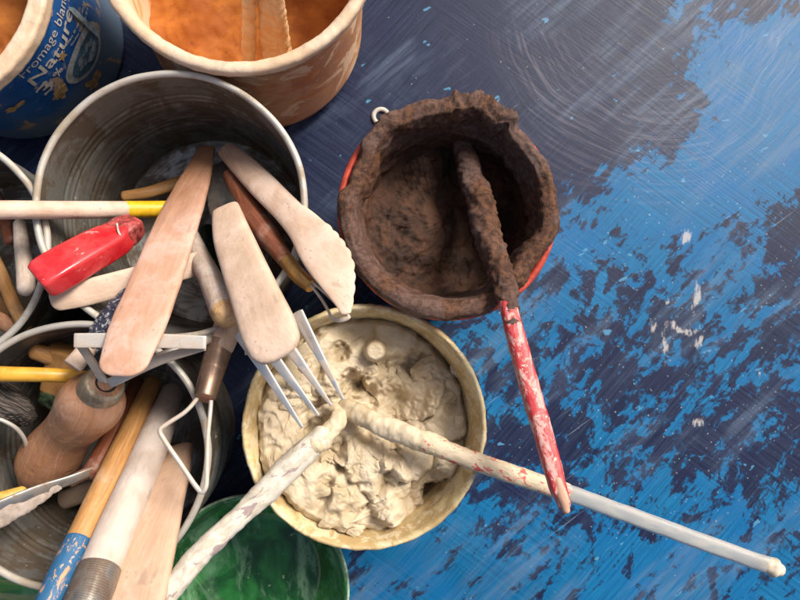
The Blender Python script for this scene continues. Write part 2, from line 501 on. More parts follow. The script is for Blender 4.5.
M['grey'] = m_wood('greyed_pale_wood', (.55, .44, .36), (.38, .29, .23), (.62, .54, .48), .45)
M['cut'] = m_clay('cut_end_grain', (.55, .33, .15), (.66, .42, .22), (.40, .22, .10), .85, .2, 300, .5, bd=.0006)
M['steel'] = m_metal('worn_steel', (.40, .385, .36), (.20, .15, .115), .5, .28)
M['steel_wire'] = m_metal('clay_smeared_steel_wire', (.66, .62, .56), (.52, .43, .35), .6, .42, .45)
M['darksteel'] = m_metal('tarnished_dark_steel', (.17, .17, .165), (.07, .05, .04), .4, .3)
M['fork'] = m_metal('clay_smeared_fork_steel', (.80, .78, .74), (.58, .47, .38), .42, .24, .8)
M['brass'] = m_metal('dull_brass', (.58, .33, .10), (.30, .16, .05), .4, .3)
M['copper'] = m_metal('aged_copper_ferrule', (.32, .21, .15), (.16, .10, .07), .4, .3)
M['galv'] = m_metal('stained_galvanised_sheet', (.32, .32, .30), (.115, .09, .065), .57, .36, .7)
M['galvrim'] = m_metal('rolled_tin_edge', (.50, .47, .42), (.34, .28, .21), .42, .48, .35)

# ------------------------------------------------------------------ metal cans
def can(px, py, rpx, h, label, taper=.90, cut_y=None):
    c = at(px, py, h); R = rpx*ps(h)
    t = thing('metal_can', (c.x, c.y, 0), label, 'metal can', 'metal cans holding the clay tools')
    th = .0006
    def ridge(z):
        q = z/h
        s = 0
        for k, (zz, a) in enumerate(((.74, .0015), (.69, .0015), (.64, .0014), (.46, .0014), (.41, .0015), (.36, .0014))):
            s += a*math.exp(-((q-zz)/.013)**2)
        return s
    prof = []
    N = 70
    for i in range(N+1):
        z = .0005+(h-.0005)*i/N; prof.append((R*(taper+(1-taper)*z/h)+ridge(z), z))
    prof2 = [(r-th, z) for r, z in reversed(prof)]
    prof2 = [q for q in prof2 if q[1] > .003]+[(prof2[-1][0]-.0005, .0028), (R*.45, .0024), (.0005, .0024)]
    b = [(.0005, .0004), (R*taper-.001, .0004)]
    def dent(v, nn, tt, a):
        return v+Vector((math.cos(a), math.sin(a), 0))*(.0008*fr((math.cos(a)*1.2, math.sin(a)*1.2, v.z*18+px), 1, 3))
    lathe('body', (c.x, c.y), b+prof+prof2, M['galv'], t, 160, dent)
    rim = []
    for k in range(13):
        a = 2*math.pi*k/12
        rim.append((R+.0019*math.cos(a)+.0003, h+.0019*math.sin(a)))
    lathe('rim', (c.x, c.y), rim, M['galvrim'], t, 160, dent, close=False)
    return t, c, R
can1, c1, R1 = can(171, 204, 131, .100, 'open tin can below the orange-stained pot, holding the broad wooden spatulas')
can2, c2, R2 = can(75, 456, 127, .098, 'open tin can at the lower left holding the trimming tool and long sticks')
can3, c3, R3 = can(-73, 250, 114, .096, 'open tin can cut off by the left edge, with short sticks inside')

# ------------------------------------------------------------------ clay pots
# cream pot
def cream_pot():
    h = .095
    c = at(365, 427, h); R = 122*ps(h)
    t = thing('plastic_pot', (c.x, c.y, 0), 'cream yellow plastic pot with clay-smeared rim full of pale beige clay', 'pot')
    n = NT('cream_plastic_smeared'); ob = n.tc.outputs['Object']
    x = n.noise(ob, 45, 6, .65, .6)
    cc = n.mix(n.step(x, .40, .56), (.62, .50, .27), (.44, .31, .14))
    y = n.noise(n.mapv(ob, loc=(3, 3, 3)), 110, 6, .7, .8)
    cc = n.mix(n.step(y, .50, .60, 0, .8), cc, (.66, .56, .38))
    z = n.noise(n.mapv(ob, loc=(1, 8, 3)), 140, 4, .6, .5)
    cc = n.mix(n.step(z, .62, .68, 0, .65), cc, (.45, .24, .07))
    mt = n.fin(cc, .55, normal=n.bump(y, .0005, .7))
    def wob(v, nn, tt, a):
        return v+nn*(.0006*fr(v, 160, 4))
    rb = R*.87
    prof = [(.0005, .0005), (rb-.002, .0005), (rb, .003), (R-.0035, h-.012), (R-.0028, h-.010), (R-.0005, h-.008), (R, h-.003), (R-.0008, h-.0006), (R-.0018, h), (R-.0030, h-.0008),
            (R-.0040, h-.004), (R-.0062, h-.012), (rb-.003, .006), (rb-.010, .004), (.0005, .004)]
    lathe('body', (c.x, c.y), resample(prof, .0022), mt, t, 220, wob)
    # clay
    clay = m_clay('beige_clay', (.475, .375, .235), (.60, .495, .35), (.40, .305, .185), .60, .4, 48, .25, wet=.2, bd=.0007)
    k = ps(h)
    def loc(px, py):
        q = at(px, py, h-.015); return (q.x, q.y)
    lumps = [(loc(375, 351), .0064, .0105, 5), (loc(432, 372), .008, .006, 2), (loc(300, 350), .016, .006, 2), (loc(455, 345), .007, .005, 3),
             (loc(280, 385), .014, .007, 2), (loc(290, 480), .02, .006, 2), (loc(400, 470), .018, .006, 2), (loc(445, 400), .013, .004, 2),
             (loc(395, 515), .007, .006, 3), (loc(345, 500), .016, .005, 2), (loc(330, 330), .010, .003, 2)]
    pits = [(loc(420, 365), .008, .010), (loc(408, 390), .016, .012), (loc(352, 382), .006, .012), (loc(318, 418), .008, .012), (loc(432, 502), .0055, .012),
            (loc(385, 418), .016, .011), (loc(360, 400), .010, .010), (loc(478, 395), .006, .010), (loc(340, 352), .005, .010), (loc(440, 500), .006, .010)]
    def hgt(x, y):
        dx, dy = (x-c.x)/R, (y-c.y)/R
        lv = h-.0180+.0120*(-dx*.75-dy*.55)
        w = Vector((x, y, 0))
        q = w+Vector((fr(w, 70, 3), fr(w+Vector((3, 1, 0)), 70, 3), 0))*.0050
        lv += .0034*fr(w, 38, 3)
        gate = sstep(-.25, .35, fr(w+Vector((7, 7, 0)), 28, 2)-.35*(dx+dy))
        for s, amp, gt in ((34, .0075, 1.), (75, .0036, .15+.75*gate), (180, .0011, gate*.8)):
            dd, pp = noise.voronoi(q*s)
            e = min(1., (dd[1]-dd[0])*3.2)
            cr = noise.noise(pp[0]*1.7+Vector((5, 2, 9)))
            tl = (q*s-pp[0])
            open_ = sstep(-.15, .35, fr(w+Vector((s, 0, 0)), 60, 2))       # cracks open only in places
            lv += gt*amp*(cr*1.5*min(1, e*1.3)+(e**.6-1)*.95*open_+(tl.x*noise.noise(pp[0]*3.1)+tl.y*noise.noise(pp[0]*2.3+Vector((9, 9, 1))))*1.0)
        for (l, r, a, pw) in lumps:
            d = math.hypot(x-l[0], y-l[1])/r
            if d < 3:
                gk = math.exp(-d**(2*pw) if pw > 2 else -d*d)
                if pw == 5: lv = lv*(1-gk)+(h-.0085)*gk
                else: lv += a*gk
        for (l, r, a) in pits:
            d = math.hypot(x-l[0]+.003*fr((x, y, 1), 200, 2), y-l[1]+.003*fr((x, y, 4), 200, 2))/r
            if d < 3: lv -= a*math.exp(-d**4)
        lv += .0002*fr(w, 700, 3)
        return min(lv, h+.004)
    V, U, Fc = [], [], []
    nr, na = 170, 420
    for i in range(nr+1):
        for j in range(na):
            f = (i+.02)/nr; a = 2*math.pi*j/na
            r = f*(R-.0064)
            x, y = c.x+r*math.cos(a), c.y+r*math.sin(a)
            z = hgt(x, y)
            if f > .93: z -= .004*((f-.93)/.07)**1.5*(1.2+fr((x, y, 0), 120, 2))
            # stay within the tapering wall
            rw = (R-.0068)+(R-.0068-(rb-.003))*(z-(h-.012))/(h-.018)
            if z < h-.010:
                m = min(1., (rw+.0008)/(R-.0068)); x, y = c.x+r*m*math.cos(a), c.y+r*m*math.sin(a)
            V.append((x, y, z)); U.append((x, y))
    for i in range(nr):
        for j in range(na):
            j2 = (j+1) % na
            Fc.append((i*na+j, (i+1)*na+j, (i+1)*na+j2, i*na+j2))
    Fc.append(tuple(range(na)))
    o = mesh_obj('wet_clay', V, Fc, clay, None, U, origin=(c.x, c.y, h-.02))
    rnd = random.Random(11)
    clods = [(428, 372, 17, 12, .6), (447, 352, 11, 8, 1.1), (462, 372, 10, 8, 2.0), (405, 345, 12, 8, .3), (450, 402, 15, 9, .2), (425, 392, 14, 6, .1), (392, 375, 9, 5, 1.3),
             (440, 425, 10, 7, .5), (400, 492, 13, 8, .4), (420, 478, 12, 8, 1.0), (385, 512, 8, 6, .2), (372, 500, 9, 6, 1.4), (300, 460, 13, 8, .9), (276, 440, 12, 8, 1.7),
             (290, 405, 11, 7, .4), (268, 405, 9, 6, 1.3), (318, 490, 13, 7, .2), (345, 470, 12, 7, 1.1), (330, 520, 10, 6, .3), (372, 450, 11, 5, .4), (462, 425, 8, 6, 1.5),
             (335, 340, 12, 6, .3), (305, 365, 10, 6, .8), (408, 455, 9, 5, .1), (355, 530, 8, 5, .1), (285, 490, 9, 6, .5)]
    for (px, py, ra, rb_, rot) in clods[::2]:
        q = at(px, py, h-.012); z0 = hgt(q.x, q.y)
        V2, F2 = [], []
        nu, nv = 44, 26
        sd = Vector((rnd.uniform(0, 9), rnd.uniform(0, 9), 0))
        for i2 in range(nv+1):
            ph = math.pi*i2/nv
            for j2 in range(nu):
                th2 = 2*math.pi*j2/nu
                u = Vector((math.sin(ph)*math.cos(th2), math.sin(ph)*math.sin(th2), math.cos(ph)))
                f2 = 1+.36*fr(u+sd, 1.1, 2)-.18*abs(fr(u+sd, 1.8, 2))+.03*fr(u+sd, 6, 3)
                x2, y2 = u.x*ra*k*f2, u.y*rb_*k*f2
                V2.append((q.x+x2*math.cos(rot)-y2*math.sin(rot), q.y+x2*math.sin(rot)+y2*math.cos(rot), z0+.0002+u.z*min(ra, rb_)*k*.62*f2))
        for i2 in range(nv):
            for j2 in range(nu):
                j3 = (j2+1) % nu
                F2.append((i2*nu+j2, (i2+1)*nu+j2, (i2+1)*nu+j3, i2*nu+j3))
        mesh_obj('clay_lump', V2, F2, clay, o, V2 and [(a[0], a[1]) for a in V2])
    tag(o, 'lumpy pale beige wet clay filling the cream yellow pot', 'clay')
    return c, R, h, clay
cc_, CR, CH, CLAY = cream_pot()

# dark pot
def dark_pot():
    h = .105
    c = at(449, 209, h); R = 109*ps(h)
    t = thing('plastic_pot', (c.x, c.y, 0), 'red plastic pot almost hidden under a thick crust of dark brown clay', 'pot')
    red = m_plain('red_orange_plastic', (.50, .06, .03), .35, 0, .15)
    rb = R*.86
    prof = [(.0005, .0005), (rb-.002, .0005), (rb, .003), (R-.002, h-.012), (R+.0016, h-.010), (R+.0022, h-.004), (R+.0012, h-.0024), (R-.001, h-.0024), (R-.004, h-.012), (rb-.003, .006), (.0005, .005)]
    lathe('body', (c.x, c.y), resample(prof, .003), red, t, 160)
    clay = NT('chocolate_clay'); n = clay; ob = n.tc.outputs['Object']
    x = n.noise(ob, 60, 6, .6, .8); y = n.noise(ob, 330, 6, .7, .3)
    z = n.sep(ob)[2]
    col = n.mix(n.step(x, .40, .60), (.036, .014, .006), (.088, .037, .018))
    # dry, lighter crust where the clay stands up at the pot's edge
    big = n.noise(ob, 32, 4, .6, .5)
    dry = n.mix(n.step(y, .40, .62), (.155, .088, .068), (.085, .040, .026))
    dry = n.mix(n.step(big, .46, .58), dry, n.mix(n.step(y, .42, .60), (.150, .062, .028), (.050, .019, .009)))
    dryf = n.step(n.math('MULTIPLY_ADD', x, .018, z), -.004, .006)
    col = n.mix(dryf, col, dry)
    col = n.mix(n.step(y, .60, .72, 0, .5), col, (.17, .065, .028))
    bp = n.bump(n.noise(ob, 130, 7, .6, .7), .0009, .8); bp = n.bump(n.noise(ob, 700, 6, .8), .0011, .9, bp)
    mat = n.fin(col, n.step(n.noise(ob, 40, 3, .6), .4, .62, .38, .75), normal=bp, Specular_IOR_Level=.45)
    prof = [(R-.004, h-.013), (R-.0010, h-.0095), (R+.0012, h-.006), (R+.0022, h-.001), (R+.0008, h+.003), (R-.003, h+.0045), (R-.0072, h+.0030), (R-.0090, h-.0010),
            (R-.0100, h-.007), (R-.0112, h-.018), (R-.0125, h-.032), (R-.015, h-.046), (R-.026, h-.055), (R*.30, h-.060), (.0004, h-.060)]
    prof = resample(prof, .0011)
    ml = at(415, 235, h-.04); hole = at(500, 235, h-.05); pk = at(470, 92, h)
    mr = at(410, 120, h)
    def disp(v, nn, tt, a):
        q = v*1.0
        band = sstep(1.5, 2.6, a)*(1-sstep(4.6, 5.3, a))        # smoothed band on the left
        sm = Vector((a*.030, math.hypot(v.x-c.x, v.y-c.y), v.z))
        d = .0013*fr(sm, 55, 3, .9)*sstep(.012, .030, sm.y)-.0016*abs(fr(sm+Vector((.3, 0, 0)), 70, 4, .8))*sstep(.012, .030, sm.y)+.0006*fr(q, 90, 3, .9)+(.0006-.0004*band)*fr(q, 300, 4, .7)+.0010*(1-band)*max(0, fr(q, 45, 2))*fr(q, 420, 3, .6)
        d += sstep(.32, .50, tt)*.0020*fr(q+Vector((1, 1, 1)), 90, 3)
        nz = Vector((0, 0, 1))
        rad0 = math.hypot(v.x-c.x, v.y-c.y)
        dirn = nn if rad0 > .034 else nz if rad0 < .028 else (nn*(rad0-.028)+nz*(.034-rad0)).normalized()
        w = v+dirn*d
        if rad0 < .040 and v.z < h-.02: w.z += .0016*fr(q, 170, 5, .7)
        rad = math.hypot(v.x-c.x, v.y-c.y)
        kz = 1-sstep(h-.040, h-.010, v.z)
        if kz > 0 and rad < R-.009:
            g = math.exp(-((v.x-ml.x)**2+(v.y-ml.y)**2)/(.033**2))
            w.z += kz*g*.032*(1+.05*fr(q, 60, 4))
            g = math.exp(-((v.x-hole.x)**2+(v.y-hole.y)**2)/(.014**2)); w.z -= kz*g*.012
            # swirled ledge across the upper wall
            g = math.exp(-((v.x-mr.x-.012)**2+(v.y-mr.y+.016)**2)/(.013**2)); w.z += kz*g*.016
        if .05 < tt < .36:
            # ragged peak standing up at the far edge, uneven rim elsewhere
            e = .0011*fr((math.cos(a)*2.3, math.sin(a)*2.3, 3), 1.4, 4)
            w.z += e
            for ang0, wd, hh in ((1.36, .10, .004), (1.20, .13, .0045), (1.02, .10, .003), (2.2, .12, .002), (.95, .05, .003), (1.52, .05, .003), (5.5, .1, .002)):
                dd = (a-ang0+math.pi) % (2*math.pi)-math.pi
                kk = math.exp(-(dd/wd)**2)
                w += Vector((math.cos(a), math.sin(a), .8))*hh*kk*(.7+.6*fr(q, 300, 3))
            for ang0, wd in ((5.55, .38), (2.75, .22)):
                dd = (a-ang0+math.pi) % (2*math.pi)-math.pi
                w -= Vector((math.cos(a), math.sin(a), 0))*.0042*math.exp(-(dd/wd)**4)
            w += Vector((math.cos(a), math.sin(a), 0))*(.0007*fr((math.cos(a)*4, math.sin(a)*4, v.z*60), 1.2, 4))
        return w
    V = lathe('wet_clay', (c.x, c.y), prof, mat, None, 480, disp)
    V.location = (c.x, c.y, h-.012)
    V.data.transform(Matrix.Translation((0, 0, -(h-.012))))
    tag(V, 'thick dark chocolate brown clay crusted over the rim and inside of the red pot', 'clay')
    return c, R, h, mat
dc_, DR, DH, DCLAY = dark_pot()

# orange-stained pot
def orange_pot():
    h = .108
    c = at(236, -69, h); R = 147*ps(h)
    t = thing('plastic_pot', (c.x, c.y, 0), 'translucent plastic pot stained peach and orange, at the top edge', 'pot')
    n = NT('orange_stained_translucent_plastic'); ob = n.tc.outputs['Object']
    x = n.noise(n.mapv(ob, (1, 1, 1.3)), 20, 5, .6, .9)
    c0 = n.mix(n.step(x, .40, .60), (.44, .20, .085), (.62, .33, .15))
    y = n.noise(n.mapv(ob, (1, 1, 1.6), loc=(4, 2, 9)), 28, 5, .62, 1.1)
    c0 = n.mix(n.step(y, .52, .57, 0, .85), c0, (.76, .55, .35))
    w = n.noise(n.mapv(ob, (1, 1, 2.4), loc=(1, 7, 2)), 17, 4, .6, .5)
    c0 = n.mix(n.step(w, .56, .64, 0, .75), c0, (.55, .19, .045))
    q = n.noise(ob, 150, 6, .7)
    c0 = n.mix(n.step(q, .60, .70, 0, .5), c0, (.36, .17, .09))
    mb = n.fin(c0, n.step(y, .4, .6, .32, .6), normal=n.bump(y, .0005, .8), Subsurface_Weight=.15, Subsurface_Scale=.01)
    n = NT('peach_slip_film'); ob = n.tc.outputs['Object']
    x = n.noise(ob, 40, 6, .62, .6)
    c0 = n.mix(n.step(x, .38, .62), (.64, .44, .28), (.70, .54, .39))
    y = n.noise(ob, 230, 6, .7, .4)
    c0 = n.mix(n.step(y, .54, .64, 0, .65), c0, (.46, .35, .28))
    mr = n.fin(c0, .6, normal=n.bump(y, .0005, .8))
    n = NT('orange_streaked_inner_film'); ob = n.tc.outputs['Object']; uv = n.tc.outputs['UV']
    x = n.noise(n.mapv(uv, (60, 9, 1)), 1., 6, .62, .6)
    c0 = n.mix(n.step(x, .42, .60), (.78, .47, .22), (.66, .28, .07))
    a = n.noise(ob, 26, 4, .6, .5)
    c0 = n.mix(n.step(a, .47, .56, 0, .9), c0, (.82, .62, .42))
    mi = n.fin(c0, .55, normal=n.bump(x, .0006, .8))
    rb = R*.91
    def lean(v):              # the soft pot is pushed slightly out of true
        q = 1-v.z/h; return Vector((v.x-.0060*q, v.y-.0080*q, v.z))
    outer = [(.0005, .0005), (rb-.014, .0005), (rb-.007, .0022), (rb-.002, .0075), (rb, .014), (R-.008, h-.016), (R-.007, h-.009)]
    lathe('body', (c.x, c.y), resample(outer, .003), mb, t, 200, lambda v, nn, tt, a: lean(v), close=False)
    rim = [(R-.0072, h-.0092), (R-.002, h-.0085), (R-.0002, h-.006), (R, h-.0015), (R-.0012, h), (R-.0045, h+.0002), (R-.0065, h-.001), (R-.0078, h-.004)]
    lathe('rim', (c.x, c.y), resample(rim, .0012), mr, t, 240, lambda v, nn, tt, a: v+nn*.0005*fr(v, 200, 4), close=False)
    inner = [(R-.0077, h-.0042), (R-.0095, h-.016), (rb-.003, .014), (rb-.008, .007), (.0005, .006)]
    lathe('inner_wall', (c.x, c.y), resample(inner, .003), mi, t, 160, lambda v, nn, tt, a: lean(v))
    # slip
    slip = m_clay('orange_slip', (.30, .085, .014), (.44, .150, .028), (.10, .025, .008), .8, .25, 40, .5, wet=.1, bd=.0006)
    zz = .034
    rs = (rb-.003)+(R-.0095-rb+.003)*(zz-.014)/(h-.03)+.0006
    V, U, Fc = [], [], []
    nr, na = 90, 220
    for i in range(nr+1):
        for j in range(na):
            a = 2*math.pi*j/na; r = rs*(i+.02)/nr
            x, y = c.x+r*math.cos(a), c.y+r*math.sin(a)
            z = zz+.0040*fr((x, y, 0), 32, 3)+.0004*fr((x, y, 2), 120, 3)+.010*sstep(.86, 1, i/nr)*max(0, .4+fr((x, y, 5), 30, 2))
            V.append(lean(Vector((x, y, z)))); U.append((x, y))
    for i in range(nr):
        for j in range(na):
            j2 = (j+1) % na
            Fc.append((i*na+j, (i+1)*na+j, (i+1)*na+j2, i*na+j2))
    Fc.append(tuple(range(na)))
    o = mesh_obj('clay_slip', V, Fc, slip, None, U, origin=(c.x, c.y, zz))
    tag(o, 'thick bright orange slip inside the peach-stained translucent pot', 'clay slip')
    n = NT('orange_slip_coating'); ob = n.tc.outputs['Object']
    x = n.noise(ob, 130, 6, .65, .6)
    mc = n.fin(n.mix(n.step(x, .38, .62), (.74, .46, .21), (.82, .60, .34)), .7, normal=n.bump(x, .0012, .9))
    def rough(v, tt, a): return .0011*fr(v, 190, 4, .7)
    s = sweep('mixing_stick', [(279, 66, .040, 14.5, .5), (273, 20, .080, 15.5, .45), (266, -70, .150, 17, .4)], mc, None, 26, 90, 3, disp=rough)
    tag(s, 'broad flat stick caked in orange slip, beside the thin one', 'mixing stick')
    s = sweep('mixing_stick', [(249, 70, .040, 7, .9), (249, 20, .078, 7, .9), (248, -70, .146, 7.5, .9)], mc, None, 18, 80, 2, disp=rough)
    tag(s, 'thin round stick coated with orange slip, left of the broad flat one', 'mixing stick')
orange_pot()

# ------------------------------------------------------------------ blue printed tub
def blue_tub():
    h = .104
    c = at(-97, -24, h); R = 140*ps(h)
    rb = R*.90
    def sh(v):
        q = 1-v.z/h; return Vector((v.x+.0085*q, v.y+.0110*q, v.z))
    t = thing('printed_tub', (c.x, c.y, 0), 'blue printed plastic dairy tub with white lettering at the top left corner', 'tub')
    n = NT('blue_printed_plastic'); ob = n.tc.outputs['Object']
    x = n.noise(ob, 24, 5, .6, .6)
    c0 = n.mix(n.step(x, .40, .60), (.014, .090, .30), (.028, .150, .44))
    z = n.sep(ob)[2]
    low = n.step(n.math('MULTIPLY_ADD', n.noise(ob, 34, 5, .6, .8), .05, z), .050, .072, 1, 0)
    c0 = n.mix(n.math('MULTIPLY', low, .75), c0, (.17, .22, .26))
    y = n.noise(n.mapv(ob, loc=(2, 2, 5)), 44, 5, .6, .9)
    c0 = n.mix(n.step(y, .60, .64, 0, .8), c0, (.56, .37, .20))
    y2 = n.noise(n.mapv(ob, loc=(2, 9, 5)), 170, 6, .7, .5)
    c0 = n.mix(n.step(y2, .60, .66, 0, .4), c0, (.30, .36, .42))
    mb = n.fin(c0, .38, normal=n.bump(y, .0002, .7))
    M['_peach'] = bpy.data.materials['peach_slip_film']
    def rw(z): return rb+(R-.006-rb)*(z-.004)/(h-.014)
    lathe('body', (c.x, c.y), resample([(.0005, .0005), (rb-.003, .0005), (rb-.0008, .0016), (rb, .004), (R-.006, h-.010)], .003), mb, t, 180, lambda v, nn, tt, a: sh(v), close=False)
    rim = [(R-.006, h-.0105), (R-.001, h-.0095), (R, h-.008), (R, h-.0012), (R-.001, h), (R-.0085, h), (R-.0098, h-.0012), (R-.0103, h-.008)]
    lathe('rim', (c.x, c.y), resample(rim, .0012), M['_peach'], t, 200, lambda v, nn, tt, a: v+nn*.0004*fr(v, 180, 4), close=False)
    lathe('inner_wall', (c.x, c.y), resample([(R-.0102, h-.0078), (rb-.006, .010), (.0005, .008)], .003), bpy.data.materials['orange_streaked_inner_film'], t, 120, lambda v, nn, tt, a: sh(v))
    zz = .066
    rs = (R-.0102)-(R-.0102-rb+.006)*(h-.0078-zz)/(h-.0178)+.0006
    o = lathe('clay_slip', (c.x, c.y), resample([(rs, zz+.006), (rs-.006, zz), (.0005, zz)], .0015), bpy.data.materials['orange_slip'], None, 160,
              lambda v, nn, tt, a: sh(v+Vector((0, 0, 1))*(.003*fr(v, 55, 4)) if math.hypot(v.x-c.x, v.y-c.y) < rs-.002 else v))
    tag(o, 'orange slip inside the blue printed tub at the corner', 'clay slip')
    # printing on the wall
    def param(px, py):
        lo, hi = .002, h-.010
        best = None
        for k in range(400):
            z = hi-(hi-lo)*k/399
            q = at(px, py, z); q = q*2-sh(q); d = abs(math.hypot(q.x-c.x, q.y-c.y)-rw(z))
            if best is None or d < best[0]: best = (d, math.atan2(q.y-c.y, q.x-c.x), z)
            if best[0] < .0006 and d > best[0]+.001: break
        return best[1], best[2]
    def wrap(u, v, a0, z0, off, rot=0.):
        """u metres along the reading direction, v metres up the wall from (a0, z0)"""
        cu, su = math.cos(rot), math.sin(rot)
        u, v = u*cu-v*su, u*su+v*cu
        z = z0+v; r = rw(z)+off
        a = a0+u/r
        return sh(Vector((c.x+r*math.cos(a), c.y+r*math.sin(a), z)))
    white = m_plain('white_print_ink', (.62, .56, .50), .5, 0, .12, 300)
    gold = m_plain('golden_dried_slip', (.55, .35, .15), .6, 0, .2, 300)
    def text(name, s, p0, p1, hgt, thick=.0, jitter=0., mat=white, off=.00035):
        a0, z0 = param(*p0); a1, z1 = param(*p1)
        ru = rw((z0+z1)/2)
        wid = math.hypot((a1-a0)*ru, z1-z0); rot = math.atan2(z1-z0, (a1-a0)*ru)
        cu = bpy.data.curves.new('lettering_outline', 'FONT'); cu.body = s; cu.size = 1; cu.resolution_u = 4; cu.offset = thick
        o = bpy.data.objects.new('lettering_outline', cu); COL.objects.link(o)
        dg = bpy.context.evaluated_depsgraph_get(); dg.update()
        me = bpy.data.meshes.new_from_object(o.evaluated_get(dg))
        bpy.data.objects.remove(o); 
        bm = bmesh.new(); bm.from_mesh(me)
        bmesh.ops.remove_doubles(bm, verts=bm.verts, dist=1e-5)
        bmesh.ops.subdivide_edges(bm, edges=[e for e in bm.edges if e.calc_length() > .12], cuts=3)
        bmesh.ops.triangulate(bm, faces=bm.faces)
        xs = [v.co.x for v in bm.verts]; w = max(xs)-min(xs); x0 = min(xs)
        V = []
        for v in bm.verts:
            u = (v.co.x-x0)/w*wid; vv = v.co.y/.72*hgt
            if jitter:
                vv += jitter*math.sin(u/wid*9)*hgt; u += vv*.12
            V.append(wrap(u, vv, a0, z0, off, rot))
        Fc = [[q.index for q in f.verts] for f in bm.faces]
        bm.free()
        return mesh_obj(name, V, Fc, mat, t, smooth=False)
    text('lettering', 'Fromage blanc', (23, 78), (66, -4), .0068, .002)
    text('lettering', 'Nature', (34, 86), (73, 12), .0088, .016, .12)
    text('lettering', '3', (46, 95), (55, 82), .0100, .016, .05)
    text('lettering', '%', (58, 77), (63, 68), .0060, .02)
    def patch(name, pts, a0, z0, mat, off=.0004, rot=0.):
        V = [wrap(u, v, a0, z0, off, rot) for u, v in pts]
        cen = wrap(sum(p[0] for p in pts)/len(pts), sum(p[1] for p in pts)/len(pts), a0, z0, off, rot)
        V.append(cen); m = len(pts)
        return mesh_obj(name, V, [(k, (k+1) % m, m) for k in range(m)], mat, t, smooth=False)
    def disc(name, cpx, ru, rv, mat, off, rot=0., n=40, wob=.0):
        a0, z0 = param(*cpx)
        rings = [1., .66, .33]
        V, Fc = [], []
        for q in rings:
            for k in range(n):
                b = 2*math.pi*k/n; w = 1+wob*fr((math.cos(b), math.sin(b), ru*1000), 1.5, 3)
                V.append(wrap(ru*q*w*math.cos(b), rv*q*w*math.sin(b), a0, z0, off, rot))
        V.append(wrap(0, 0, a0, z0, off, rot))
        for i in range(2):
            for k in range(n): Fc.append((i*n+k, i*n+(k+1) % n, (i+1)*n+(k+1) % n, (i+1)*n+k))
        for k in range(n): Fc.append((2*n+k, 2*n+(k+1) % n, 3*n))
        return mesh_obj(name, V, Fc, mat, t, smooth=False)
    star = []
    for k in range(10):
        b = math.pi/2+k*math.pi/5; r = .0042 if k % 2 == 0 else .0019
        star.append((r*math.cos(b), r*math.sin(b)))
    a0, z0 = param(62, 56); patch('printed_star', star, a0, z0, gold)
    rimm = m_plain('pale_blue_grey_print', (.52, .55, .54), .45, 0, .15, 200)
    mid = m_plain('mid_blue_print', (.10, .20, .30), .45, 0, .2, 200)
    milk = m_plain('milky_swirl_print', (.42, .54, .60), .45, 0, .2, 150)
    disc('printed_dish', (86, 54), .0215, .0130, rimm, .00040, -.1)
    disc('printed_dish', (87, 54), .0165, .0095, mid, .00065, -.1)
    disc('printed_dish', (87, 53), .0110, .0062, milk, .00090, -.1, wob=.5)
    disc('printed_dish', (86, 52), .0050, .0028, mid, .00115, -.1, wob=.8)
    a0, z0 = param(90, 30)
    patch('printed_spoon', [(-.002, -.008), (.002, -.008), (.0055, .022), (.0035, .028), (.0015, .022)], a0, z0, milk, .0014)
    for (q, ru, rv) in (((60, 92), .007, .006), ((94, 82), .006, .006), ((14, 108), .006, .003)):
        disc('dried_slip_spot', q, ru, rv, gold, .0005, .3, 30, .7)
    # rows of tiny print, too small to read
    for row, (p0, p1) in enumerate((((66, 46), (84, 4)), ((71, 46), (88, 6)))):
        a0, z0 = param(*p0); a1, z1 = param(*p1); V, Fc = [], []
        ru = rw(z0); rot = math.atan2(z1-z0, (a1-a0)*ru); L = math.hypot((a1-a0)*ru, z1-z0)
        u = 0.
        rnd = random.Random(row)
        while u < L:
            w = rnd.uniform(.0006, .0013); b = rnd.uniform(.0010, .0019); k = len(V)
            V += [wrap(u, 0, a0, z0, .0004, rot), wrap(u+w, 0, a0, z0, .0004, rot), wrap(u+w, b, a0, z0, .0004, rot), wrap(u, b, a0, z0, .0004, rot)]
            Fc.append((k, k+1, k+2, k+3)); u += w+rnd.choice((.0004, .0005, .0014))
        mesh_obj('small_print', V, Fc, rimm, t, smooth=False)
blue_tub()

